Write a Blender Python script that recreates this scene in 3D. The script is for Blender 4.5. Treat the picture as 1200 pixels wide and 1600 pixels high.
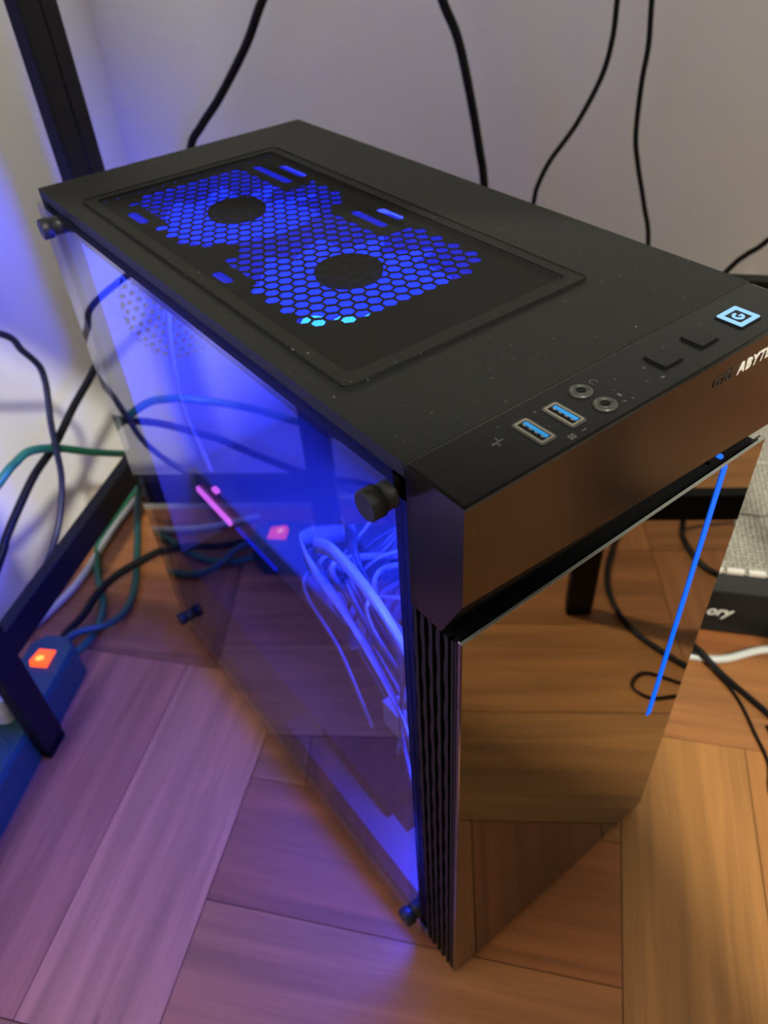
import bpy, math, random
from mathutils import Vector, Matrix
random.seed(7)
SC = bpy.context.scene
COL = SC.collection
for o in list(bpy.data.objects):
    bpy.data.objects.remove(o)

# ------------------------------------------------------------------ camera, world, lights, exposure
ZC = 0.008                                   # the case rests this far above the floor
TH = math.radians(40.3)                      # room axes against the case axes
CT, ST = math.cos(TH), math.sin(TH)
def RW(u, v, z=0.0):                         # room coordinates -> world
    return Vector((u * CT + v * ST, u * ST - v * CT, z))

cam_d = bpy.data.cameras.new('camera')
cam = bpy.data.objects.new('camera', cam_d); COL.objects.link(cam)
cx = Vector((0.793, -0.607, -0.055)).normalized()
cf = Vector((0.422, 0.612, -0.669)).normalized()
CAMX, CAMD, CAMF = Vector((0.7931, -0.6066, -0.0551)), Vector((-0.4397, -0.5067, -0.7415)), Vector((0.4219, 0.6123, -0.6686))
M = Matrix.Identity(4)
for i in range(3):
    M[i][0], M[i][1], M[i][2] = CAMX[i], -CAMD[i], -CAMF[i]
M[0][3], M[1][3], M[2][3] = -0.1267, -0.1694, 0.6130 + ZC
cam.matrix_world = M
cam_d.sensor_fit = 'VERTICAL'; cam_d.sensor_height = 36.0; cam_d.sensor_width = 27.0
cam_d.lens = 1198.76 / 1600 * 36
cam_d.clip_start = 0.01
cam_d.dof.use_dof = True
cam_d.dof.focus_distance = 0.33
cam_d.dof.aperture_fstop = 10.0
SC.camera = cam

world = bpy.data.worlds.new('room_light'); SC.world = world; world.use_nodes = True
wb = world.node_tree.nodes['Background']
wb.inputs[0].default_value = (1.0, 0.99, 0.88, 1); wb.inputs[1].default_value = 0.44

def area_light(name, loc, target, size, power, col, shape='DISK'):
    l = bpy.data.lights.new(name, 'AREA'); l.shape = shape; l.size = size; l.energy = power; l.color = col
    o = bpy.data.objects.new(name, l); COL.objects.link(o); o.location = loc
    o.rotation_euler = (Vector(target) - Vector(loc)).to_track_quat('-Z', 'Y').to_euler()
    return o
area_light('ceiling_lamp_light', RW(-1.45, 0.90, 2.55), RW(0.1, 0.1, 0.0), 0.16, 132, (1.0, 0.94, 0.80))

vs = SC.view_settings
vs.view_transform = 'Standard'; vs.look = 'None'; vs.gamma = 1.0; vs.exposure = 0.0
vs.use_curve_mapping = False

# ------------------------------------------------------------------ materials
def new_mat(name):
    m = bpy.data.materials.new(name); m.use_nodes = True
    nt = m.node_tree
    return m, nt, nt.nodes['Principled BSDF']
def plain(name, col, rough=0.5, metal=0.0, spec=0.5, speck=0.0, var=0.12, scale=60, bump=0.0, coat=0.0):
    m, nt, b = new_mat(name)
    N, L = nt.nodes.new, nt.links.new
    tc = N('ShaderNodeTexCoord')
    nz = N('ShaderNodeTexNoise'); nz.inputs['Scale'].default_value = scale; nz.inputs['Detail'].default_value = 4
    L(tc.outputs['Object'], nz.inputs['Vector'])
    mx = N('ShaderNodeMix'); mx.data_type = 'RGBA'
    mx.inputs[6].default_value = (*[c * (1 - var) for c in col], 1)
    mx.inputs[7].default_value = (*[min(1, c * (1 + var)) for c in col], 1)
    L(nz.outputs['Fac'], mx.inputs[0])
    out = mx.outputs[2]
    if speck > 0:                            # settled dust
        v = N('ShaderNodeTexNoise'); v.inputs['Scale'].default_value = 420; v.inputs['Detail'].default_value = 2
        L(tc.outputs['Object'], v.inputs['Vector'])
        r = N('ShaderNodeMapRange'); r.inputs[1].default_value = 0.70; r.inputs[2].default_value = 0.80; r.inputs[4].default_value = speck
        L(v.outputs['Fac'], r.inputs[0])
        m2 = N('ShaderNodeMix'); m2.data_type = 'RGBA'; L(r.outputs[0], m2.inputs[0]); L(out, m2.inputs[6])
        m2.inputs[7].default_value = (0.25, 0.24, 0.2, 1); out = m2.outputs[2]
    L(out, b.inputs['Base Color'])
    b.inputs['Roughness'].default_value = rough; b.inputs['Metallic'].default_value = metal
    b.inputs['Specular IOR Level'].default_value = spec
    b.inputs['Coat Weight'].default_value = coat
    if bump:
        bp = N('ShaderNodeBump'); bp.inputs['Strength'].default_value = bump; bp.inputs['Distance'].default_value = 0.0005
        n3 = N('ShaderNodeTexNoise'); n3.inputs['Scale'].default_value = scale * 14
        L(tc.outputs['Object'], n3.inputs['Vector']); L(n3.outputs['Fac'], bp.inputs['Height']); L(bp.outputs['Normal'], b.inputs['Normal'])
    return m
def glow(name, col, strength, base=(0.02, 0.02, 0.03)):
    m, nt, b = new_mat(name)
    b.inputs['Base Color'].default_value = (*base, 1)
    b.inputs['Specular IOR Level'].default_value = 0.0
    b.inputs['Emission Color'].default_value = (*col, 1); b.inputs['Emission Strength'].default_value = strength
    return m
def wood_mat():
    m, nt, b = new_mat('parquet_wood'); N, L = nt.nodes.new, nt.links.new
    tc = N('ShaderNodeTexCoord'); oi = N('ShaderNodeObjectInfo')
    add = N('ShaderNodeVectorMath'); add.operation = 'MULTIPLY_ADD'
    L(oi.outputs['Random'], add.inputs[0]); add.inputs[1].default_value = (17.0, 9.0, 5.0); L(tc.outputs['Object'], add.inputs[2])
    mp = N('ShaderNodeMapping'); mp.inputs['Scale'].default_value = (2.2, 34, 10); L(add.outputs[0], mp.inputs[0])
    n1 = N('ShaderNodeTexNoise'); n1.inputs['Scale'].default_value = 1.6; n1.inputs['Detail'].default_value = 6; n1.inputs['Distortion'].default_value = 0.6
    L(mp.outputs[0], n1.inputs['Vector'])
    mp2 = N('ShaderNodeMapping'); mp2.inputs['Scale'].default_value = (7, 190, 10); L(add.outputs[0], mp2.inputs[0])
    n2 = N('ShaderNodeTexNoise'); n2.inputs['Scale'].default_value = 2.0; n2.inputs['Detail'].default_value = 3; L(mp2.outputs[0], n2.inputs['Vector'])
    r = N('ShaderNodeMapRange'); r.inputs[1].default_value = 0.3; r.inputs[2].default_value = 0.72; r.inputs[3].default_value = 0.68; r.inputs[4].default_value = 1.18
    L(n1.outputs['Fac'], r.inputs[0])
    r2 = N('ShaderNodeMapRange'); r2.inputs[1].default_value = 0.3; r2.inputs[2].default_value = 0.7; r2.inputs[3].default_value = 0.9; r2.inputs[4].default_value = 1.06
    L(n2.outputs['Fac'], r2.inputs[0])
    mu = N('ShaderNodeMath'); mu.operation = 'MULTIPLY'; L(r.outputs[0], mu.inputs[0]); L(r2.outputs[0], mu.inputs[1])
    # small dark knots
    vo = N('ShaderNodeTexVoronoi'); vo.inputs['Scale'].default_value = 11
    mp3 = N('ShaderNodeMapping'); mp3.inputs['Scale'].default_value = (0.7, 1.5, 1); L(add.outputs[0], mp3.inputs[0]); L(mp3.outputs[0], vo.inputs['Vector'])
    r3 = N('ShaderNodeMapRange'); r3.inputs[1].default_value = 0.03; r3.inputs[2].default_value = 0.07; r3.inputs[3].default_value = 0.55; r3.inputs[4].default_value = 1.0
    L(vo.outputs['Distance'], r3.inputs[0])
    mu2 = N('ShaderNodeMath'); mu2.operation = 'MULTIPLY'; L(mu.outputs[0], mu2.inputs[0]); L(r3.outputs[0], mu2.inputs[1])
    vm = N('ShaderNodeVectorMath'); vm.operation = 'SCALE'; L(oi.outputs['Color'], vm.inputs[0]); L(mu2.outputs[0], vm.inputs['Scale'])
    L(vm.outputs[0], b.inputs['Base Color'])
    b.inputs['Roughness'].default_value = 0.42; b.inputs['Specular IOR Level'].default_value = 0.35
    return m
def wall_mat(name, col):
    m, nt, b = new_mat(name); N, L = nt.nodes.new, nt.links.new
    tc = N('ShaderNodeTexCoord'); n = N('ShaderNodeTexNoise'); n.inputs['Scale'].default_value = 5; n.inputs['Detail'].default_value = 5
    L(tc.outputs['Object'], n.inputs['Vector'])
    cr = N('ShaderNodeMix'); cr.data_type = 'RGBA'; cr.inputs[6].default_value = (*[c * 0.95 for c in col], 1); cr.inputs[7].default_value = (*[min(1, c * 1.04) for c in col], 1)
    L(n.outputs['Fac'], cr.inputs[0]); L(cr.outputs[2], b.inputs['Base Color'])
    b.inputs['Roughness'].default_value = 0.8; b.inputs['Specular IOR Level'].default_value = 0.2
    n2 = N('ShaderNodeTexNoise'); n2.inputs['Scale'].default_value = 60; L(tc.outputs['Object'], n2.inputs['Vector'])
    bp = N('ShaderNodeBump'); bp.inputs['Strength'].default_value = 0.15; bp.inputs['Distance'].default_value = 0.002; L(n2.outputs['Fac'], bp.inputs['Height']); L(bp.outputs['Normal'], b.inputs['Normal'])
    return m
def pane_glass(name, tint, ior=1.5, extra=0.0):
    """Thin tinted sheet: transparent body + Fresnel reflection of both faces."""
    m = bpy.data.materials.new(name); m.use_nodes = True; nt = m.node_tree; nt.nodes.clear(); N, L = nt.nodes.new, nt.links.new
    out = N('ShaderNodeOutputMaterial'); mix = N('ShaderNodeMixShader'); tr = N('ShaderNodeBsdfTransparent'); gl = N('ShaderNodeBsdfGlossy')
    tr.inputs[0].default_value = (*tint, 1); gl.inputs['Roughness'].default_value = 0.02
    fr = N('ShaderNodeFresnel'); fr.inputs['IOR'].default_value = ior
    a = N('ShaderNodeMath'); a.operation = 'MULTIPLY'; a.inputs[1].default_value = 2.0; L(fr.outputs[0], a.inputs[0])
    p = N('ShaderNodeMath'); p.operation = 'ADD'; p.inputs[1].default_value = 1.0; L(fr.outputs[0], p.inputs[0])
    d = N('ShaderNodeMath'); d.operation = 'DIVIDE'; L(a.outputs[0], d.inputs[0]); L(p.outputs[0], d.inputs[1])
    e = N('ShaderNodeMath'); e.operation = 'ADD'; e.inputs[1].default_value = extra; e.use_clamp = True; L(d.outputs[0], e.inputs[0])
    ge = N('ShaderNodeNewGeometry'); inv = N('ShaderNodeMath'); inv.operation = 'SUBTRACT'; inv.inputs[0].default_value = 1.0; L(ge.outputs['Backfacing'], inv.inputs[1])
    fm = N('ShaderNodeMath'); fm.operation = 'MULTIPLY'; L(e.outputs[0], fm.inputs[0]); L(inv.outputs[0], fm.inputs[1])   # both faces are already counted on the way in
    L(fm.outputs[0], mix.inputs[0]); L(tr.outputs[0], mix.inputs[1]); L(gl.outputs[0], mix.inputs[2]); L(mix.outputs[0], out.inputs[0])
    return m
def filter_mat():
    """Woven dust mesh: fine square holes."""
    m, nt, b = new_mat('woven_filter_mesh'); N, L = nt.nodes.new, nt.links.new
    tc = N('ShaderNodeTexCoord'); sp = N('ShaderNodeSeparateXYZ'); L(tc.outputs['Object'], sp.inputs[0])
    outs = []
    for ax in (0, 1):
        q = N('ShaderNodeMath'); q.operation = 'MULTIPLY'; q.inputs[1].default_value = 1 / 0.00095; L(sp.outputs[ax], q.inputs[0])
        f = N('ShaderNodeMath'); f.operation = 'FRACT'; L(q.outputs[0], f.inputs[0])
        g = N('ShaderNodeMath'); g.operation = 'GREATER_THAN'; g.inputs[1].default_value = 0.26; L(f.outputs[0], g.inputs[0]); outs.append(g)
    h = N('ShaderNodeMath'); h.operation = 'MULTIPLY'; L(outs[0].outputs[0], h.inputs[0]); L(outs[1].outputs[0], h.inputs[1])
    inv = N('ShaderNodeMath'); inv.operation = 'SUBTRACT'; inv.inputs[0].default_value = 1.0; L(h.outputs[0], inv.inputs[1])
    L(inv.outputs[0], b.inputs['Alpha'])
    b.inputs['Base Color'].default_value = (0.016, 0.016, 0.0145, 1); b.inputs['Roughness'].default_value = 0.7; b.inputs['Specular IOR Level'].default_value = 0.15
    return m
def perforated_mat():
    m, nt, b = new_mat('perforated_silver_sheet'); N, L = nt.nodes.new, nt.links.new
    tc = N('ShaderNodeTexCoord'); v = N('ShaderNodeTexVoronoi'); v.inputs['Scale'].default_value = 210; v.inputs['Randomness'].default_value = 0.25
    L(tc.outputs['Object'], v.inputs['Vector'])
    r = N('ShaderNodeMapRange'); r.inputs[1].default_value = 0.25; r.inputs[2].default_value = 0.45; L(v.outputs['Distance'], r.inputs[0])
    mx = N('ShaderNodeMix'); mx.data_type = 'RGBA'; mx.inputs[6].default_value = (0.13, 0.12, 0.10, 1); mx.inputs[7].default_value = (0.46, 0.44, 0.37, 1)
    L(r.outputs[0], mx.inputs[0]); L(mx.outputs[2], b.inputs['Base Color'])
    b.inputs['Metallic'].default_value = 0.55; b.inputs['Roughness'].default_value = 0.45
    bp = N('ShaderNodeBump'); bp.inputs['Strength'].default_value = 0.6; bp.inputs['Distance'].default_value = 0.002; L(r.outputs[0], bp.inputs['Height']); L(bp.outputs['Normal'], b.inputs['Normal'])
    return m

BLUE = (0.004, 0.02, 1.0)
MT = dict(
    wood=wood_mat(),
    wall=wall_mat('white_painted_wall', (0.86, 0.875, 0.83)),
    joint=plain('dark_floor_joint', (0.035, 0.018, 0.009), 0.9),
    steel=plain('black_textured_steel', (0.0085, 0.0092, 0.0088), 0.60, 0, 0.20, speck=0.5, bump=0.25),
    inner=plain('grey_painted_inner_steel', (0.13, 0.13, 0.14), 0.5),
    plastic=plain('black_satin_plastic', (0.0045, 0.005, 0.0055), 0.45, 0, 0.2, speck=0.25),
    bezel=plain('black_gloss_bezel', (0.062, 0.054, 0.047), 0.20, 0.9, 0.3, 0.5, var=0.05),
    mirror=plain('dark_mirror_glass', (0.215, 0.195, 0.175), 0.025, 1.0, 0.5, var=0.02),
    edge=plain('ground_glass_edge', (0.16, 0.17, 0.155), 0.35, 0.0, 0.5),
    glass=pane_glass('tinted_side_glass', (0.80, 0.80, 0.84)),
    filt=filter_mat(),
    filt_edge=plain('filter_magnet_edge', (0.010, 0.010, 0.0092), 0.65, 0, 0.15, speck=0.5),
    black=plain('matt_black', (0.004, 0.004, 0.0045), 0.6, 0, 0.10),
    rubber=plain('black_cable_rubber', (0.004, 0.004, 0.004), 0.45, 0, 0.2),
    knurl=plain('black_anodised_screw', (0.012, 0.0125, 0.014), 0.42, 0.2, 0.3, bump=0.4, scale=120),
    deskm=plain('black_powder_coated_steel', (0.005, 0.005, 0.006), 0.5, 0, 0.22, bump=0.2),
    deskw=plain('dark_desk_board', (0.05, 0.032, 0.02), 0.5),
    usbm=plain('usb_metal', (0.55, 0.52, 0.42), 0.3, 0.9),
    usbb=plain('usb_blue_plastic', (0.018, 0.19, 0.50), 0.4, 0, 0.2),
    jack=plain('jack_ring_grey', (0.055, 0.055, 0.05), 0.35, 0.4),
    print_=plain('grey_print', (0.07, 0.07, 0.065), 0.6),
    silver=plain('silver_lettering', (0.75, 0.73, 0.66), 0.35, 0.2),
    dark_reflect=plain('dark_reflection_lettering', (0.012, 0.011, 0.010), 0.4),  # dark reflection on the silver letters put into the colour
    button=plain('rubbery_button', (0.007, 0.007, 0.0075), 0.5, 0, 0.2, speck=0.2),
    blade=glow('lit_fan_blade', (0.003, 0.018, 1.0), 5.0),
    ring=glow('lit_fan_frame', (0.004, 0.014, 1.0), 1.1),
    led=glow('cyan_led', (0.02, 0.28, 1.0), 5.0),
    strip_led=glow('blue_light_strip', (0.0, 0.13, 1.0), 1.25),
    power_led=glow('ice_blue_power_light', (0.30, 0.62, 1.0), 1.15),
    mag=glow('magenta_light', (0.80, 0.15, 1.0), 2.2),
    red=glow('lit_red_rocker', (1.0, 0.10, 0.015), 1.6, (0.6, 0.05, 0.02)),
    redhot=glow('lit_red_core', (1.0, 0.35, 0.06), 2.2, (0.6, 0.05, 0.02)),
    pcb=plain('dark_circuit_board', (0.03, 0.035, 0.045), 0.45),
    gpu=plain('grey_card_shroud', (0.05, 0.05, 0.06), 0.4),
    wire=plain('grey_wire', (0.19, 0.19, 0.21), 0.5),
    wire_d=plain('dark_wire', (0.05, 0.05, 0.055), 0.5),
    teal=plain('teal_plastic', (0.010, 0.060, 0.055), 0.4),
    green=plain('green_cable', (0.012, 0.12, 0.065), 0.4),
    navy=plain('dark_blue_cable', (0.010, 0.013, 0.03), 0.4),
    white=plain('white_plastic', (0.46, 0.47, 0.44), 0.4),
    perf=perforated_mat(),
    glint_metal=plain('slot_glint_metal', (0.72, 0.71, 0.64), 0.35, 0.35),
    box=plain('box_black_plastic', (0.009, 0.009, 0.0085), 0.45, 0, 0.2),
    seat=plain('shade_chair_wood', (0.30, 0.17, 0.08), 0.5),
)

# ------------------------------------------------------------------ mesh helpers
class MB:
    def __init__(s): s.v, s.f, s.sm = [], [], []
    def add(s, vs_, fs, smooth=False):
        k = len(s.v); s.v += [tuple(p) for p in vs_]
        for f in fs: s.f.append([i + k for i in f]); s.sm.append(smooth)
        return s
    def box(s, a, b):
        (x0, y0, z0), (x1, y1, z1) = a, b
        x0, x1 = sorted((x0, x1)); y0, y1 = sorted((y0, y1)); z0, z1 = sorted((z0, z1))
        return s.add([(x0, y0, z0), (x1, y0, z0), (x1, y1, z0), (x0, y1, z0), (x0, y0, z1), (x1, y0, z1), (x1, y1, z1), (x0, y1, z1)],
                     [(3, 2, 1, 0), (4, 5, 6, 7), (0, 1, 5, 4), (1, 2, 6, 5), (2, 3, 7, 6), (3, 0, 4, 7)])
    def loft(s, loops, caps=True, smooth=False, closed=False):
        n = len(loops[0]); m = len(loops); vs_ = [p for l in loops for p in l]; fs = []
        for j in range(m if closed else m - 1):
            j2 = (j + 1) % m
            for i in range(n): fs.append((j * n + i, j * n + (i + 1) % n, j2 * n + (i + 1) % n, j2 * n + i))
        s.add(vs_, fs, smooth)
        if caps and not closed:
            s.add(loops[0], [list(range(n))[::-1]]); s.add(loops[-1], [list(range(n))])
        return s
    def lathe(s, origin, axis, prof, n=28, smooth=True):   # prof = [(distance along axis, radius)]
        o, ax = Vector(origin), Vector(axis).normalized()
        e = ax.orthogonal().normalized(); g = ax.cross(e)
        loops = [[o + ax * t + (e * math.cos(6.283185 * i / n) + g * math.sin(6.283185 * i / n)) * r for i in range(n)] for t, r in prof]
        return s.loft(loops, True, smooth)
    def tube(s, pts, r, n=10, sub=8):
        P = spline(pts, sub); loops = []; prev = None
        for i, p in enumerate(P):
            t = (P[min(i + 1, len(P) - 1)] - P[max(i - 1, 0)]).normalized()
            e = (prev - t * prev.dot(t)).normalized() if prev is not None and (prev - t * prev.dot(t)).length > 1e-6 else t.orthogonal().normalized()
            prev = e; g = t.cross(e)
            loops.append([p + (e * math.cos(6.283185 * k / n) + g * math.sin(6.283185 * k / n)) * r for k in range(n)])
        return s.loft(loops, True, True)
    def ribbon(s, pts, w, t, side):
        P = spline(pts, 8); sd = Vector(side).normalized(); loops = []
        for i, p in enumerate(P):
            d = (P[min(i + 1, len(P) - 1)] - P[max(i - 1, 0)]).normalized(); nrm = d.cross(sd).normalized()
            loops.append([p + sd * w / 2 + nrm * t / 2, p - sd * w / 2 + nrm * t / 2, p - sd * w / 2 - nrm * t / 2, p + sd * w / 2 - nrm * t / 2])
        return s.loft(loops, True, True)
    def prism(s, poly, z0, z1):
        return s.loft([[(x, y, z0) for x, y in poly], [(x, y, z1) for x, y in poly]])
    def mesh(s, name):
        me = bpy.data.meshes.new(name); me.from_pydata(s.v, [], s.f); me.update()
        me.polygons.foreach_set('use_smooth', s.sm)
        import bmesh
        bm = bmesh.new(); bm.from_mesh(me); bmesh.ops.recalc_face_normals(bm, faces=bm.faces); bm.to_mesh(me); bm.free()
        return me
    def build(s, name, mat, parent=None, bevel=0.0, seg=2):
        me = s.mesh(name); me.materials.append(MT[mat])
        o = bpy.data.objects.new(name, me); COL.objects.link(o)
        if parent: o.parent = parent
        if bevel:
            b = o.modifiers.new('bevel', 'BEVEL'); b.width = bevel; b.segments = seg; b.limit_method = 'ANGLE'; b.angle_limit = 0.7
        return o
def spline(pts, sub=8):
    P = [Vector(p) for p in pts]
    if len(P) < 3: return P
    out = []
    Q = [P[0] * 2 - P[1]] + P + [P[-1] * 2 - P[-2]]
    for i in range(1, len(Q) - 2):
        a, b, c, d = Q[i - 1:i + 3]
        for k in range(sub):
            t = k / sub
            out.append(0.5 * ((2 * b) + (c - a) * t + (2 * a - 5 * b + 4 * c - d) * t * t + (3 * b - a - 3 * c + d) * t ** 3))
    return out + [P[-1]]
def rrect(cx_, cy_, w, h, r, n=4):
    pts = []
    for k, (sx, sy) in enumerate(((1, 1), (-1, 1), (-1, -1), (1, -1))):
        for i in range(n + 1):
            a = math.pi / 2 * (k + i / n)
            pts.append((cx_ + sx * (w / 2 - r) + r * math.cos(a), cy_ + sy * (h / 2 - r) + r * math.sin(a)))
    return pts
def frame_ring(mb, outer, inner, z0, z1):      # flat ring with a hole
    n = len(outer)
    L4 = [[(x, y, z0) for x, y in outer], [(x, y, z1) for x, y in outer], [(x, y, z1) for x, y in inner], [(x, y, z0) for x, y in inner]]
    return mb.loft(L4, False, False, True)
def empty(name, loc=(0, 0, 0), rz=0.0):
    o = bpy.data.objects.new(name, None); COL.objects.link(o); o.location = loc; o.rotation_euler = (0, 0, rz); o.empty_display_size = 0.05
    return o
def tag(o, label=None, cat=None, group=None, kind=None):
    for k, v in (('label', label), ('category', cat), ('group', group), ('kind', kind)):
        if v: o[k] = v
    return o
def text_mesh(name, s, size, shear, extrude, mat, parent, mw, spacing=1.0):
    c = bpy.data.curves.new(name + '_curve', 'FONT'); c.body = s; c.size = size; c.shear = shear; c.extrude = extrude; c.offset = size * 0.018; c.space_character = spacing
    t = bpy.data.objects.new(name + '_tmp', c); COL.objects.link(t)
    dg = bpy.context.evaluated_depsgraph_get(); me = bpy.data.meshes.new_from_object(t.evaluated_get(dg))
    bpy.data.objects.remove(t); bpy.data.curves.remove(c)
    me.materials.clear(); me.materials.append(MT[mat]); me.name = name
    o = bpy.data.objects.new(name, me); COL.objects.link(o); o.parent = parent; o.matrix_local = mw
    return o

# ------------------------------------------------------------------ the setting
FL = MB().box((-1.6, -1.089, -0.05), (0.90, 0.60, -0.014))
floor = FL.build('floor', 'joint'); floor.rotation_euler = (0, 0, TH); floor.location = (0, 0, 0)
tag(floor, 'basket-weave wood parquet floor under the desk', None, None, 'structure')
PW, PL = 0.1053, 0.3160
pm = MB().box((-PL / 2 + .0004, -PW / 2 + .0004, -0.0138), (PL / 2 - .0004, PW / 2 - .0004, 0.0)).mesh('plank'); pm.materials.append(MT['wood'])
TONES = [(0.352, 0.164, 0.056), (0.320, 0.132, 0.044), (0.400, 0.184, 0.066), (0.288, 0.108, 0.034), (0.352, 0.144, 0.046)]
U0, V0 = -0.110, -0.175                        # one block corner
fixed = {}
def set_tone(bu, bv, k, c): fixed[(bu, bv, k)] = c
set_tone(0, -1, 2, (0.491, 0.212, 0.084)); set_tone(0, -1, 1, (0.415, 0.160, 0.068)); set_tone(0, -1, 0, (0.396, 0.156, 0.060))
set_tone(0, 0, 0, (0.352, 0.140, 0.042)); set_tone(0, 0, 1, (0.288, 0.100, 0.030)); set_tone(0, 0, 2, (0.336, 0.136, 0.044))
set_tone(0, 1, 0, (0.361, 0.162, 0.044)); set_tone(0, 1, 1, (0.331, 0.140, 0.037)); set_tone(0, 1, 2, (0.294, 0.115, 0.034))
set_tone(1, 1, 0, (0.294, 0.119, 0.037)); set_tone(1, 1, 1, (0.265, 0.094, 0.029)); set_tone(1, -1, 0, (0.304, 0.112, 0.048)); set_tone(1, 0, 0, (0.304, 0.112, 0.040))
for bu in range(-4, 3):
    for bv in range(-1, 4):
        along_v = (bu + bv) % 2 == 0           # this block's planks run across the room
        for k in range(3):
            if along_v: u, v, rz = U0 + bu * PL + (k + .5) * PW, V0 + (bv + .5) * PL, TH + math.pi / 2
            else: u, v, rz = U0 + (bu + .5) * PL, V0 + bv * PL + (k + .5) * PW, TH
            if u > 0.90 or v < -0.60 or v > 1.09: continue
            o = bpy.data.objects.new('plank', pm); COL.objects.link(o)
            o.parent = floor; o.location = (u, -v, random.uniform(-.0002, .0002)); o.rotation_euler = (0, 0, rz - TH)
            c = fixed.get((bu, bv, k)) or random.choice(TONES)
            o.color = (*c, 1)

def room_box(name, a, b, mat, bevel=0.0, parent=None):      # (u, v, z) corners
    o = MB().box((a[0], -a[1], a[2]), (b[0], -b[1], b[2])).build(name, mat, parent, bevel)
    if not parent: o.rotation_euler = (0, 0, TH)
    return o
WU, WV = 0.715, -0.50
tag(room_box('wall_back', (WU, WV - .1, -0.05), (WU + .1, 1.089, 2.6), 'wall'), 'plain white wall behind the computer', None, None, 'structure')
tag(room_box('wall_left', (-1.6, WV - .1, -0.05), (WU, WV, 2.6), 'wall'), 'plain white wall beside the desk leg', None, None, 'structure')

# ------------------------------------------------------------------ desk
desk = empty('desk', (0, 0, 0), TH); tag(desk, 'black steel desk frame standing over the computer tower', 'desk')
DZ = 0.74
for v0, v1, du, db_ in ((-.374, -.362, 0, 0), (.362, .374, .016, .012)):
    def db(name, u0, z0_, u1, z1_, mat, inset=0.0): room_box(name, (u0 + du, v0 + inset, z0_), (u1 + du, v1 - inset, z1_), mat, .0015 - inset, desk)
    db('leg', .083, .012, .110, DZ, 'deskm'); db('leg_foot', .084, 0, .109, .013, 'black', .0005)
    db('leg', .388, .012, .416, DZ, 'deskm'); db('leg_foot', .389, 0, .415, .013, 'black', .0005)
    db('rear_post', .417, 0, .440, DZ, 'deskm')
    db('side_bar', .109, .121 + db_, .389, .151 + db_, 'deskm'); db('top_rail', .109, DZ - .03, .389, DZ, 'deskm')
room_box('cross_bar', (.422, -.363, .300), (.436, .363, .330), 'deskm', .0015, desk)
room_box('tabletop', (-.005, -.40, DZ), (.55, .42, DZ + .02), 'deskw', .002, desk)

# ------------------------------------------------------------------ computer tower (local axes: x across, y to the rear, z up)
PC = empty('computer_tower', (0, 0, ZC)); tag(PC, 'black computer tower with glass side and blue lit fans under the desk', 'computer')
W, D, H, PF = 0.205, 0.389, 0.445, 0.0317
# feet, shell
for fx in (.03, .175):
    for fy in (.04, .34): MB().lathe((fx, fy, -ZC), (0, 0, 1), [(0, .011), (.010, .013), (.012, .013)], 18).build('foot', 'black', PC)
MB().box((0.001, 0.0, 0.001), (W, D, .006)).build('bottom_panel', 'inner', PC)
MB().box((W - .0015, 0, .003), (W, D, H - .004)).build('right_panel', 'steel', PC, .0008)
rp = MB(); y0_, y1_ = D - .003, D - .0005; RX, RZ, RH = .085, .345, .0600
rp.box((.001, y0_, .003), (W - .002, y1_, RZ - RH)); rp.box((.001, y0_, RZ + RH), (W - .002, y1_, H - .004)); rp.box((.001, y0_, RZ - RH), (RX - RH, y1_, RZ + RH)); rp.box((RX + RH, y0_, RZ - RH), (W - .002, y1_, RZ + RH))
def sq(i, n=32):
    a = 2 * math.pi * i / n; c_, s_ = math.cos(a), math.sin(a); k = 1 / max(abs(c_), abs(s_)); return (RX + RH * k * c_, RZ + RH * k * s_)
oc_ = [sq(i) for i in range(32)]; ic_ = [(RX + .057 * math.cos(2 * math.pi * i / 32), RZ + .057 * math.sin(2 * math.pi * i / 32)) for i in range(32)]
rp.loft([[(x, y0_, z) for x, z in oc_], [(x, y1_, z) for x, z in oc_], [(x, y1_, z) for x, z in ic_], [(x, y0_, z) for x, z in ic_]], False, False, True)
rp.build('rear_panel', 'inner', PC)
rg = MB(); pt_ = .0075; rq_ = pt_ / math.sqrt(3)
for a_ in range(-10, 11):
    for b_ in range(-10, 11):
        x = RX + a_ * pt_ + (pt_ / 2 if b_ % 2 else 0); z = RZ + b_ * pt_ * math.sqrt(3) / 2
        if math.hypot(x - RX, z - RZ) > .0565: continue
        o6 = [(x + rq_ * math.sin(k * math.pi / 3), y0_, z + rq_ * math.cos(k * math.pi / 3)) for k in range(6)]
        i6 = [(x + pt_ * .37 * math.sin(k * math.pi / 3), y0_, z + pt_ * .37 * math.cos(k * math.pi / 3)) for k in range(6)]
        rg.add(o6 + i6 + [(p[0], y1_, p[2]) for p in i6], [(k, (k + 1) % 6, 6 + (k + 1) % 6, 6 + k) for k in range(6)] + [(6 + k, 6 + (k + 1) % 6, 12 + (k + 1) % 6, 12 + k) for k in range(6)])
rgo = rg.build('rear_fan_grille', 'inner', PC); rgo['kind'] = 'stuff'
MB().box((.182, .004, .006), (.1835, D - .004, H - .006)).build('motherboard_tray', 'inner', PC)
fr = MB(); fr.box((.0015, .001, .006), (.010, .009, H - .006)); fr.box((.0015, D - .024, .006), (.010, D - .004, H - .006)); fr.box((.0015, .001, H - .020), (.010, D - .004, H - .006)); fr.box((.0015, .001, .006), (.010, D - .004, .020))
fr.build('side_frame', 'black', PC)
MB().box((.003, .0005, .006), (W - .003, .003, H - .006)).build('front_chassis_wall', 'inner', PC)
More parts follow.
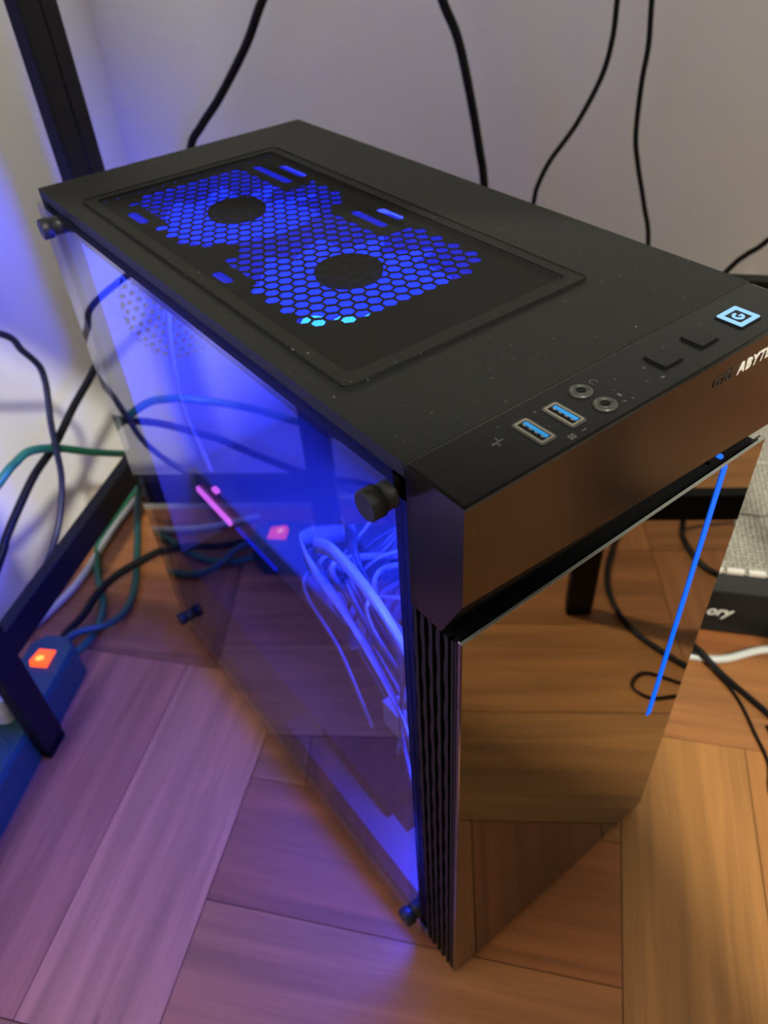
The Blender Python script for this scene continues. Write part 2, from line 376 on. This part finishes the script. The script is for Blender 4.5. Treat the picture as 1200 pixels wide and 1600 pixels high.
# top panel: a sheet with an opening for the grille
OX0, OX1, OY0, OY1 = .0185, .1475, .062, .333
tp = MB(); z0, z1 = H - .005, H
for a, b in (((0, 0), (W, OY0)), ((0, OY1), (W, D)), ((0, OY0), (OX0, OY1)), ((OX1, OY0), (W, OY1))):
    tp.box((*a, H - .0012), (*b, H))
tp.box((0, 0, H - .0065), (.0015, D, H - .0012)); tp.box((0, D - .0015, H - .02), (W, D, H - .0012)); tp.box((W - .0015, 0, H - .02), (W, D, H - .0012))
tp.build('top_panel', 'steel', PC)
# pressed honeycomb sheet
F1, F2 = (.0845, .273), (.0845, .153)
SLOTS = [(.1265, .276, .321), (.1395, .279, .309), (.1265, .175, .207), (.1395, .177, .199), (.0285, .281, .304), (.0265, .174, .191)]
def has_hole(x, y):
    for f in (F1, F2):
        if abs(x - f[0]) ** 4 + abs(y - f[1]) ** 4 < .0555 ** 4: return True
    return abs(x - .0845) < .036 and F2[1] < y < F1[1]
hx = MB(); pitch = .0080; rr = pitch / math.sqrt(3); row = 0; y = OY0 - .002; dz = .0008
while y < OY1 + .002:
    x = OX0 - .002 + (pitch / 2 if row % 2 else 0)
    while x < OX1 + .003:
        skip = any(abs(x - sx) < .0062 and sy0 - .005 < y < sy1 + .005 for sx, sy0, sy1 in SLOTS)
        if not skip:
            oc = [(x + rr * math.sin(k * math.pi / 3), y + rr * math.cos(k * math.pi / 3)) for k in range(6)]
            if has_hole(x, y):
                ic = [(x + pitch * .505 * math.sin(k * math.pi / 3), y + pitch * .505 * math.cos(k * math.pi / 3)) for k in range(6)]
                hx.add([(*p, H - .0012) for p in oc] + [(*p, H - .0012) for p in ic] + [(*p, H - .0012 - dz) for p in ic],
                       [(k, (k + 1) % 6, 6 + (k + 1) % 6, 6 + k) for k in range(6)] + [(6 + k, 6 + (k + 1) % 6, 12 + (k + 1) % 6, 12 + k) for k in range(6)])
            else:
                hx.add([(*p, H - .0012) for p in oc], [(0, 1, 2, 3, 4, 5)])
        x += pitch
    y += pitch * math.sqrt(3) / 2; row += 1
me = bpy.data.meshes.new('honeycomb_grille'); me.from_pydata(hx.v, [], hx.f); me.materials.append(MT['black'])
hg = bpy.data.objects.new('honeycomb_grille', me); COL.objects.link(hg); hg.parent = PC; hg['kind'] = 'stuff'
for sx, sy0, sy1 in SLOTS:
    m = MB(); cy, ln = (sy0 + sy1) / 2, sy1 - sy0
    n_ = 4
    frame_ring(m, rrect(sx, cy, .019, ln + .020, .001, n_), rrect(sx, cy, .0058, ln, .0028, n_), H - .0016, H - .0010)
    m.build('screw_slot_plate', 'black', PC)
# dust filter laid over the grille
df = MB(); frame_ring(df, rrect(.0830, .1965, .143, .290, .006), rrect(.0830, .1965, .128, .275, .004), H - .0002, H + .0012)
dfo = df.build('dust_filter', 'filt_edge', PC)
mesh_o = MB().add([(.018, .058, H + .0007), (.148, .058, H + .0007), (.148, .335, H + .0007), (.018, .335, H + .0007)], [(0, 1, 2, 3)]).build('filter_mesh', 'filt', dfo)
st = MB()
for i in range(150):
    yy = .0535 + i * .0019
    for xx in (.0122, .1538): st.box((xx - .0004, yy, H + .0010), (xx + .0004, yy + .0012, H + .0016))
for i in range(73):
    xx = .0145 + i * .0019
    for yy in (.0522, .3405): st.box((xx, yy - .0004, H + .0010), (xx + .0012, yy + .0004, H + .0016))
so = st.build('filter_edge_stitching', 'filt_edge', dfo); so['kind'] = 'stuff'

# fans
def fan(cxyz, axis, up, leds=(), r=.057):
    """120 mm case fan; axis points out of its face."""
    A, Uu = Vector(axis).normalized(), Vector(up).normalized(); B = A.cross(Uu)
    C0 = Vector(cxyz)
    def T(x, y, z): return C0 + Uu * x + B * y + A * z
    n = 32; m = MB()
    out = []
    for i in range(n):
        a = 2 * math.pi * i / n; c, s_ = math.cos(a), math.sin(a); k = min(1 / max(abs(c), 1e-6), 1 / max(abs(s_), 1e-6), 1.28)
        out.append((.0595 * k * c, .0595 * k * s_))
    inn = [(r * math.cos(2 * math.pi * i / n), r * math.sin(2 * math.pi * i / n)) for i in range(n)]
    m.loft([[T(x, y, -.024) for x, y in out], [T(x, y, 0) for x, y in out], [T(x, y, 0) for x, y in inn], [T(x, y, -.024) for x, y in inn]], False, False, True)
    f = m.build('case_fan', 'ring', PC)
    MB().lathe(T(0, 0, -.0045), A, [(0, .0180), (.0030, .0185), (.0040, .0175)], 28).build('hub', 'black', f)
    bm_ = MB()
    for k in range(9):
        a0 = 2 * math.pi * k / 9; L1 = []
        for j in range(6):
            rad = .008 + (r - .011) * j / 5; sw = a0 + .25 * j / 5; hw = .50 - .025 * j
            p = [(rad * math.cos(sw - hw), rad * math.sin(sw - hw), -.005), (rad * math.cos(sw + hw), rad * math.sin(sw + hw), -.017)]
            L1.append([T(*p[0]), T(*p[1]), T(p[1][0], p[1][1], p[1][2] - .0012), T(p[0][0], p[0][1], p[0][2] - .0012)])
        b1 = MB().loft(L1, True, True)
        b1.build('blade', 'blade', f)
    dfz = MB(); dfz.loft([[T(rq * math.cos(6.2832 * i / 32), rq * math.sin(6.2832 * i / 32), zq_) for i in range(32)] for rq, zq_ in ((.004, -.0185), (r - .0005, -.0185), (r - .0005, -.0195), (.004, -.0195))], False, False, True); dfz.build('gap_glow_disc', 'blade', f)  # glowing disc added behind the blades to fill their dark gaps
    for a in leds:
        a = math.radians(a)
        MB().lathe(T(.061 * math.cos(a), .061 * math.sin(a), -.002), A, [(0, .0060), (.0026, .0058), (.0030, .004)], 10).build('led', 'led', f)
    return f
def blue_light(name, loc, power, parent, rad=.03):
    l = bpy.data.lights.new(name, 'POINT'); l.energy = power; l.color = (0.02, 0.04, 1.0); l.shadow_soft_size = rad
    o = bpy.data.objects.new(name, l); COL.objects.link(o); o.parent = parent; o.location = loc
fa = fan((F1[0], F1[1], H - .004), (0, 0, 1), (1, 0, 0)); fb = fan((F2[0], F2[1], H - .004), (0, 0, 1), (1, 0, 0), (219, 233, 247, 262))
blue_light('fan_light', (F1[0], F1[1], H - .050), 13.5, fa); blue_light('fan_light', (F2[0], F2[1], H - .050), 13.5, fb)
fc = fan((.095, .0045, .300), (0, -1, 0), (1, 0, 0)); blue_light('fan_light', (.095, .050, .300), 16.0, fc)
fd = fan((.095, .0045, .165), (0, -1, 0), (1, 0, 0)); blue_light('fan_light', (.080, .050, .160), 6.0, fd)

blue_light('fan_light', (.034, .022, .088), 3.5, fd, .012)  # extra point added below the fan to throw blue patches on the floor
# inside
mb_ = MB().box((.1800, .13, .14), (.1818, .375, .40)).build('motherboard', 'pcb', PC)
MB().box((.150, .335, .25), (.180, .375, .39)).build('port_block', 'gpu', mb_, .002)
for i in range(4): MB().box((.150, .150 + i * .0085, .25), (.180, .1535 + i * .0085, .385)).build('memory_stick', 'gpu', mb_)
cl = MB()
for i in range(16): cl.box((.125, .215, .265 + i * .005), (.168, .300, .2668 + i * .005))
cl.box((.165, .235, .285), (.180, .28, .345)); cl.build('processor_cooler', 'wire', PC)
gc = MB().box((.045, .135, .164), (.178, .379, .194)).build('graphics_card', 'gpu', PC, .003)
MB().box((.0420, .312, .1665), (.046, .374, .1725)).build('light_strip', 'mag', gc, .001)
MB().box((.0425, .327, .1935), (.047, .334, .1965)).build('light_strip', 'mag', gc)
MB().box((.0425, .235, .172), (.046, .300, .1735)).build('edge_line', 'ring', gc)
ps = MB().box((.012, .215, .008), (.172, .375, .098)).build('power_supply', 'black', PC, .002)
sh = MB().box((.011, .030, .100), (.181, .380, .1015)).build('shroud_plate', 'black', PC)
dc = MB().box((.03, .085, .009), (.15, .18, .09)).build('drive_cage', 'black', PC, .001)
def pipe(name, pts, r, mat): return MB().tube(pts, r, 8).build(name, mat, PC)
for i in range(7):
    o_ = i * .0042
    pipe('wire', [(.155, .135, .335 - o_), (.120 - o_ * .3, .118, .345 - o_), (.085, .095 + o_, .320 - o_), (.06 + o_, .07, .27), (.05 + o_, .055 + o_ * .4, .19), (.06 + o_, .06, .103)], .0017, 'wire_d' if i % 2 else 'wire')
for i in range(5):
    o_ = i * .005
    pipe('wire', [(.07 + o_, .055, .105), (.045 + o_ * .6, .07, .19), (.035 + o_, .105 + o_, .255), (.06 + o_, .15 + o_, .235), (.10, .20 + o_, .202)], .002, 'wire_d')
MB().ribbon([(.075, .17, .203), (.045, .165, .25), (.035, .120, .285), (.035, .07, .27), (.04, .035, .21), (.05, .03, .13)], .013, .0012, (.4, .6, .1)).build('flat_cable', 'wire', PC)
MB().ribbon([(.15, .10, .22), (.10, .085, .275), (.06, .06, .29), (.035, .04, .25), (.03, .025, .19)], .010, .0012, (.5, .6, .1)).build('flat_cable', 'wire_d', PC)
for i in range(6): MB().box((.05 + .012 * (i % 3), .06 + .028 * (i // 3), .1015), (.058 + .012 * (i % 3), .08 + .028 * (i // 3), .125 + .006 * (i % 2))).build('connector', 'wire', PC, .0008)
for i in range(14):
    a_, b_ = random.uniform(.03, .10), random.uniform(.03, .12)
    pipe('wire', [(a_, b_, .104), (a_ * .7 + .01, b_ + random.uniform(-.01, .03), .17), (random.uniform(.022, .05), b_ + random.uniform(0, .05), random.uniform(.21, .27)), (a_ + .03, b_ + .06, random.uniform(.20, .25)), (.15, b_ + .05, random.uniform(.21, .30))], random.choice((.0013, .0018, .0024)), random.choice(('wire', 'wire_d')))
MB().ribbon([(.10, .20, .204), (.055, .19, .235), (.030, .15, .262), (.028, .10, .245), (.03, .06, .20), (.04, .05, .12)], .016, .0014, (.3, .7, .2)).build('flat_cable', 'wire', PC)
pipe('wire', [(.165, .372, .41), (.10, .368, .40), (.06, .362, .36), (.045, .355, .28), (.05, .345, .205)], .002, 'wire')
pipe('wire', [(.165, .14, .40), (.11, .15, .395), (.07, .20, .385), (.06, .30, .392), (.08, .365, .40)], .0018, 'wire_d')

# glass side panel, thumbscrews
gp = MB().box((-.0042, .0012, .001), (-.0005, D - .001, H - .0075)).build('glass_side_panel', 'glass', PC)
for (sy, sz) in ((.3475, .4335), (.0035, .4315), (.0045, .0485), (.3555, .0465)):
    s = MB().lathe((-.0042, sy, sz), (-1, 0, 0), [(0, .0056), (.0040, .0056), (.0041, .0048), (.0052, .0048), (.0053, .0060), (.0059, .0065), (.0112, .0065), (.0118, .0059)], 30).build('thumbscrew', 'knurl', gp)
# upper bezel block
prof = lambda x, zf: [(x, -.0006, .3712), (x, -.0195, .3712), (x, -PF, zf), (x, -PF, H - .0006), (x, -.0006, H - .0006)]
bz = MB().loft([prof(0.0, .396), prof(W * .5, .389), prof(W, .3835)]).build('front_bezel', 'bezel', PC, .0011, 2)
uc = lambda x, zf: [(x, -.0190, .3706), (x, -.0197, .3706), (x, -PF + .0004, zf - .0009), (x, -PF + .0004, zf + .0004), (x, -.0190, .3730)]
MB().loft([uc(.0006, .396), uc(W * .5, .389), uc(W - .0006, .3835)]).build('bezel_undercut', 'black', PC)
MB().box((.0013, -PF + .0012, H - .0008), (W - .0013, -.0012, H - .0002)).build('control_strip', 'plastic', PC)
MB().box((.0005, -.0005, H - .0075), (W, .0001, H - .0004)).build('bezel_seam', 'jack', PC)
# vent body with wavy ribs
MB().box((.0035, -.0275, .0), (W - .0035, -.0005, .3705)).build('vent_body', 'black', PC)
for i in range(5):
    yc = -.0022 - i * .0050; m = MB(); L1 = []
    zz = 0.0; n = 0
    while zz <= .3706:
        wv = .00035 * (1 if (n // 3 + i) % 2 else -1); L1.append([(.0002, yc - .0012 + wv * .3, zz), (.0002, yc + .0012 + wv, zz), (.0036, yc + .0013 + wv, zz), (.0036, yc - .0013 + wv * .4, zz)])
        zz += .3705 / 75; n += 1
    m.loft(L1).build('vent_rib', 'plastic', PC)
MB().box((.0004, -.0266, .0), (.0036, -.0250, .3705)).build('vent_edge', 'plastic', PC)
MB().box((.0, -.0290, .0005), (W - .001, -.0276, .3725)).build('front_glass_carrier', 'plastic', PC)
fg = MB().box((.0, -PF, .0), (W - .0025, -.0290, .374)).build('front_glass', 'mirror', PC, .0005, 1)
MB().box((.0, -PF - .0001, .3736), (W - .0025, -PF + .0012, .3743)).build('ground_edge', 'edge', fg)
MB().box((.1668, -PF - .0006, .163), (.1706, -PF + .0002, .3735)).build('light_strip', 'strip_led', fg)
MB().lathe((.1655, -PF + .0035, .3800), (0, -1, 0), [(0, .0013), (.0022, .0013), (.0028, .0008)], 14).build('light_strip_reflection', 'strip_led', fg)  # glowing dot stands in for the strip's reflection in the bezel gap
# ports and buttons
ZT = H - .0002
for ux in (.0475, .0632):
    m = MB(); frame_ring(m, rrect(ux, -.0165, .0084, .0166, .0018), rrect(ux, -.0165, .0052, .0132, .0006), ZT, ZT + .0003)
    u_ = m.build('usb_port', 'jack', PC)
    m = MB(); frame_ring(m, rrect(ux, -.0165, .0066, .0146, .0008), rrect(ux, -.0165, .0050, .0130, .0004), ZT, ZT + .0006); m.build('metal_rim', 'usbm', u_)
    MB().box((ux - .0025, -.0230, ZT - .0002), (ux + .0025, -.0100, ZT + .00015)).build('socket_well', 'black', u_)
    MB().box((ux + .0001, -.0222, ZT), (ux + .0020, -.0106, ZT + .0005)).build('blue_tongue', 'usbb', u_)
    for k in range(4): MB().box((ux - .0005, -.0215 + k * .0030, ZT), (ux + .0004, -.0201 + k * .0030, ZT + .0004)).build('contact', 'usbm', u_)
for jy in (-.0102, -.0222):
    j = MB().lathe((.0795, jy, ZT - .0002), (0, 0, 1), [(0, .0047), (.0006, .0047), (.0010, .0042), (.0010, .0034), (.0004, .0032), (.0004, .0024), (.0009, .0022), (.0009, .0019), (.0003, .0018)], 28).build('audio_jack', 'jack', PC)
    MB().lathe((.0795, jy, ZT - .0001), (0, 0, 1), [(0, .0019), (.0011, .0019)], 20).build('socket_hole', 'black', j)
for bx_ in (.1215, .1450):
    m = MB(); m.prism(rrect(bx_, -.0162, .0108, .0106, .0012), ZT - .0003, ZT + .0011); b_ = m.build('button', 'button', PC, .0004)
    m = MB(); frame_ring(m, rrect(bx_, -.0162, .0124, .0122, .0016), rrect(bx_, -.0162, .0110, .0108, .0012), ZT - .0002, ZT + .0002); m.build('button_gap', 'black', b_)
px, py = .1720, -.0163
m = MB(); m.prism(rrect(px, py, .0152, .0140, .0015), ZT - .0003, ZT + .0006); pb = m.build('power_button', 'button', PC, .0003)
m = MB(); frame_ring(m, rrect(px, py, .0138, .0126, .0008), rrect(px, py, .0090, .0082, .0003), ZT + .0005, ZT + .0009); m.build('lit_frame', 'power_led', pb)
m = MB(); ro, ri = [], []
for i in range(25):
    a = math.radians(60 + 12.5 * i); ro.append((px + 0.0027 * math.cos(a), py + 0.0027 * math.sin(a))); ri.append((px + 0.0014 * math.cos(a), py + 0.0014 * math.sin(a)))
m.loft([[(ro[i][0], ro[i][1], ZT + .0005), (ro[i][0], ro[i][1], ZT + .0009), (ri[i][0], ri[i][1], ZT + .0009), (ri[i][0], ri[i][1], ZT + .0005)] for i in range(25)])
m.box((px + .0004, py - .0003, ZT + .0005), (px + .0026, py + .0003, ZT + .0009))
m.build('power_symbol', 'power_led', pb)
# printed marks beside the ports
m = MB(); zq = ZT + .0001
for i in range(9):
    a0, a1 = math.radians(-20 + i * 24), math.radians(-20 + (i + 1) * 24)
    m.add([(.0880 + r_ * math.cos(a), -.0090 + r_ * math.sin(a), zq) for r_, a in ((.0013, a0), (.0017, a0), (.0017, a1), (.0013, a1))], [(0, 1, 2, 3)])
m.add([(.0864, -.0102, zq), (.0870, -.0102, zq), (.0870, -.0090, zq), (.0864, -.0090, zq)], [(0, 1, 2, 3)]); m.add([(.0890, -.0102, zq), (.0896, -.0102, zq), (.0896, -.0090, zq), (.0890, -.0090, zq)], [(0, 1, 2, 3)])
m.build('headphone_mark', 'print_', PC)
MB().prism(rrect(.0885, -.0215, .0011, .0022, .0005), ZT, ZT + .0002).build('microphone_mark', 'print_', PC)
m = MB(); m.prism(rrect(.0335, -.0125, .0050, .0004, .0001), ZT, ZT + .0002); m.prism(rrect(.0340, -.0113, .0004, .0026, .0001), ZT, ZT + .0002); m.prism(rrect(.0325, -.0137, .0004, .0024, .0001), ZT, ZT + .0002); m.prism(rrect(.0312, -.0125, .0012, .0012, .0005), ZT, ZT + .0002); m.build('usb_mark', 'print_', PC)
text_mesh('speed_mark', 'SS', .0036, .1, .0001, 'print_', PC, Matrix.Translation((.0535, -.0290, ZT + .0001)))
MB().box((.0605, -.0280, ZT), (.0628, -.0276, ZT + .0002)).build('speed_mark_dash', 'print_', PC)
MB().lathe((.0905, -.0262, ZT - .0001), (0, 0, 1), [(0, .0006), (.0003, .0006)], 10).build('activity_light', 'jack', PC)
MB().box((.1095, -.0250, ZT), (.1115, -.0242, ZT + .0002)).build('reset_mark', 'print_', PC)
FX = Matrix(((1, 0, 0, 0), (0, 0, -1, 0), (0, 1, 0, 0), (0, 0, 0, 1)))      # text stands on the front face
text_mesh('lettering', 'GIG', .0074, .22, .0002, 'dark_reflect', PC, Matrix.Translation((.1365, -PF - .0002, .4310)) @ FX, 1.12)
text_mesh('lettering', 'ABYTE', .0074, .22, .0002, 'silver', PC, Matrix.Translation((.1535, -PF - .0002, .4310)) @ FX, 1.12)

# ------------------------------------------------------------------ power strip with plugs (room axes)
def rot_thing(name, u, v, z, label, cat, rz=0.0):
    o = empty(name, RW(u, v, z), TH + rz); tag(o, label, cat); return o
ST_ = rot_thing('power_strip', .190, -.4035, 0, 'teal power strip with lit red switch behind the front desk leg', 'power strip', math.radians(4))
L_ = .34
poly = [(-L_, -.024), (-.012, -.024), (0, -.012), (0, .012), (-.012, .024), (-L_, .024)]
MB().loft([[(x, y, 0) for x, y in poly], [(x, y, .036) for x, y in poly], [(x * .985 - .002, y * .88, .041) for x, y in poly]]).build('body', 'teal', ST_, .002)
sw = MB().loft([[(-.040, -.009, .040), (-.018, -.009, .040), (-.018, .009, .040), (-.040, .009, .040)], [(-.038, -.008, .0475), (-.020, -.008, .043), (-.020, .008, .043), (-.038, .008, .0475)]]).build('rocker_switch', 'red', ST_, .001)
MB().lathe((-.0335, 0, .0440), (.2, 0, 1), [(0, .0050), (.0022, .0045), (.0030, .002)], 14).build('lamp_core', 'redhot', sw)
for i in range(5):
    xx = -.082 - i * .052
    s = MB().lathe((xx, 0, .0402), (0, 0, 1), [(0, .0195), (.0016, .0195), (.0018, .0175), (.0010, .0170)], 24).build('socket', 'teal', ST_)
    for dy in (-.006, 0, .006): MB().lathe((xx + (.004 if dy == 0 else 0), dy, .0410), (0, 0, 1), [(0, .0023), (.0006, .0023)], 10).build('pin_hole', 'black', s)
pw = rot_thing('power_plug', .1035, -.4035, .0412, 'white power plug pushed into the teal power strip', 'plug', math.radians(4))
MB().loft([[(x * k, y * k, z) for x, y in rrect(0, 0, .034, .026, .008)] for z, k in ((.001, 1), (.014, 1.0), (.024, .72))]).build('plug_body', 'white', pw, .001)
MB().tube([(0, 0, .022), (-.004, 0, .036), (-.02, -.002, .052), (-.06, -.008, .060)], .0034, 10).build('plug_cord', 'white', pw)
MB().box((-.006, .006, .004), (.006, .0145, .016)).build('grip', 'white', pw, .002)

# ------------------------------------------------------------------ loose cables
def cable(pts, r, mat, label, name='cable', group=None):
    P = [RW(*p) for p in pts]
    o = MB().tube(P, r, 10).build(name, mat); tag(o, label, 'cable', group); return o
cable([(.10, -.43, .45), (.20, -.405, .375), (.279, -.40, .324), (.295, -.40, .299), (.307, -.40, .277), (.307, -.40, .261), (.302, -.40, .246), (.293, -.40, .224), (.286, -.40, .199), (.278, -.40, .172), (.262, -.40, .149), (.241, -.40, .130), (.211, -.40, .116), (.184, -.40, .117), (.160, -.40, .112), (.100, -.425, .09), (.06, -.45, .05), (.04, -.455, .004)],
      .0030, 'navy', 'kinked dark blue cable hanging in front of the left wall', 'cable')
cable([(.62, -.44, .27), (.50, -.43, .235), (.41, -.42, .213), (.354, -.42, .199), (.308, -.42, .185), (.269, -.42, .180), (.235, -.42, .169), (.205, -.42, .157), (.189, -.42, .147), (.12, -.43, .10), (.06, -.47, .05), (.02, -.47, .004)],
      .0040, 'rubber', 'straight black cable running diagonally across the left wall')
cable([(.05, -.45, .12), (.16, -.43, .185), (.222, -.410, .214), (.243, -.410, .215), (.266, -.410, .211), (.298, -.409, .190), (.344, -.412, .150), (.400, -.418, .104), (.455, -.435, .06), (.465, -.452, .02), (.44, -.458, .004), (.363, -.458, .005), (.313, -.437, .005), (.265, -.405, .005), (.240, -.395, .005), (.215, -.393, .006), (.192, -.396, .010)],
      .0040, 'green', 'green cable arching over the side bar and down to the power strip')
cable([(.52, -.47, .06), (.475, -.457, .030), (.450, -.449, .016), (.400, -.428, .008), (.350, -.405, .005), (.290, -.379, .005), (.255, -.374, .006), (.230, -.380, .013), (.208, -.400, .022), (.188, -.404, .024)],
      .0042, 'teal', 'teal green cord looping from the power strip end')
cable([(.52, -.43, .005), (.437, -.445, .0045), (.37, -.449, .0045), (.302, -.447, .0045), (.257, -.453, .0045), (.20, -.47, .0045)],
      .0042, 'white', 'white cable on the floor below the desk side bar')
cable([(.45, -.31, .005), (.395, -.335, .0045), (.355, -.360, .0090), (.338, -.372, .0145), (.300, -.398, .0160), (.270, -.409, .0150), (.242, -.412, .011), (.213, -.417, .012), (.188, -.417, .016)],
      .0042, 'rubber', 'black cord on the floor running into the power strip')
def hang(pts, r, label):
    P = [RW(*p) for p in pts]; o = MB().tube(P, r, 10).build('hanging_cable', 'rubber'); tag(o, label, 'cable', 'cables hanging behind the computer'); return o
hang([(.66, -.19, .62), (.645, -.235, .54), (.64, -.266, .497), (.64, -.29, .459), (.64, -.328, .412), (.64, -.356, .383), (.64, -.375, .359), (.64, -.39, .30), (.63, -.39, .15), (.60, -.37, .006)], .0046, 'thick black cable hanging behind the rear left of the computer')
hang([(.65, -.12, .62), (.64, -.105, .54), (.64, -.088, .493), (.64, -.073, .461), (.64, -.06, .411), (.64, -.05, .363), (.64, -.043, .32), (.635, -.035, .2), (.62, -.03, .006)], .0046, 'thick black cable hanging behind the middle of the computer')
hang([(.65, .065, .60), (.64, .071, .53), (.64, .071, .489), (.64, .071, .459), (.64, .065, .427), (.64, .046, .385), (.64, .024, .351), (.64, .013, .325), (.64, .010, .306), (.635, .0, .22), (.60, .0, .004)], .0026, 'thin black cable with an S bend on the wall')
hang([(.65, .09, .60), (.64, .098, .53), (.64, .101, .488), (.64, .104, .453), (.64, .103, .422), (.64, .105, .376), (.64, .112, .346), (.64, .124, .308), (.64, .135, .267), (.635, .14, .18), (.62, .13, .004)], .0026, 'rightmost thin black cable hanging nearly straight down the wall')
hang([(.64, .10, .06), (.64, .17, .155), (.64, .221, .239), (.64, .236, .258), (.64, .253, .274), (.65, .30, .33), (.66, .33, .45), (.66, .34, .62)], .0030, 'short stretch of black cable rising at the right behind the power button')
cable([(.32, .06, .003), (.325, .14, .008), (.312, .195, .0112), (.302, .212, .0118), (.279, .236, .0040), (.243, .271, .0031), (.215, .290, .0031), (.19, .311, .0031), (.162, .343, .0031), (.149, .381, .0031), (.150, .418, .0031), (.166, .467, .0031), (.20, .56, .0031), (.22, .75, .0031)],
      .0029, 'rubber', 'thicker black cable snaking over the parquet right of the computer')
cable([(.298, .10, .0105), (.297, .16, .0105), (.297, .205, .0105), (.291, .220, .0090), (.259, .245, .0024), (.220, .257, .0022), (.193, .264, .0022), (.165, .262, .0022), (.150, .275, .0022), (.165, .290, .0022), (.20, .277, .0022), (.232, .268, .0022)],
      .0014, 'rubber', 'thin black cable curving down the parquet at the right edge')
cable([(.31, .10, .0042), (.300, .16, .0042), (.298, .213, .0042), (.300, .238, .0042), (.319, .281, .0042), (.322, .34, .0042), (.31, .50, .0042)],
      .0040, 'white', 'white cable lying in front of the silver mesh box')
cable([(.245, .52, .12), (.250, .509, .06), (.246, .490, .004), (.244, .467, .0031), (.251, .437, .0031), (.266, .418, .0031), (.30, .40, .0031), (.318, .395, .0031), (.322, .40, .008)],
      .0034, 'rubber', 'black cord mirrored beside the blue light strip')

# ------------------------------------------------------------------ silver mesh box right of the tower
BX = rot_thing('mesh_top_box', .333, .12, 0, 'black box with silver perforated top on the floor behind the tower', 'box')
def bxb(name, a, b, mat, parent=BX, bevel=0.0): return MB().box((a[0], -a[1], a[2]), (b[0], -b[1], b[2])).build(name, mat, parent, bevel)
bxb('body', (0, 0, .004), (.29, .232, .062), 'box', BX, .002)
for fu in (.02, .26):
    for fv in (.03, .19): bxb('foot', (fu, fv, 0), (fu + .015, fv + .015, .005), 'black')
MB().loft([[(.001, -v_, .0615), (.012, -v_, .0755), (.012, -v_, .062)] for v_ in (.0, .232)]).build('sloped_edge', 'box', BX)
for a, b, zt in ((.012, .098, .0765), (.101, .185, .0765), (.188, .285, .0765)):
    bxb('perforated_panel', (a, 0.001, .062), (b, .231, zt), 'perf', BX, .002)
for i in range(11): bxb('slot_glint', (.0115, .012 + i * .0192, .0740), (.0170, .0280 + i * .0192, .0790), 'glint_metal', BX, .001)  # pale bars stand in for light glinting off a row of slots
text_mesh('lettering', 'ory', .0170, .25, .0003, 'silver', BX, Matrix(((0, 0, -1, -.0004), (-1, 0, 0, -.0980), (0, 1, 0, .0290), (0, 0, 0, 1))), 0.95)

# ------------------------------------------------------------------ unseen seat added behind the camera to shade the floor before the tower
CH = rot_thing('shade_chair', -.42, .155, 0, 'added wooden seat out of view, shading the floor before the tower', 'shade_chair')
def chb(name, a, b, bevel=.004): return MB().box(a, b).build(name, 'seat', CH, bevel)
bk = MB(); bp_ = rrect(0, .80, .55, .50, .035, 6)
bk.loft([[(-.012, y, z) for y, z in bp_], [(.012, y, z) for y, z in bp_]]).build('backrest', 'seat', CH, .003)
MB().prism(rrect(-.24, 0, .44, .53, .04, 6), .430, .465).build('seat', 'seat', CH, .004)
for yy in (-.24, .24):
    chb('leg', (-.030, yy - .017, 0), (-.006, yy + .017, .60)); chb('leg', (-.445, yy - .017, 0), (-.415, yy + .017, .431))
    chb('stretcher', (-.418, yy - .010, .18), (-.028, yy + .010, .21), .002)
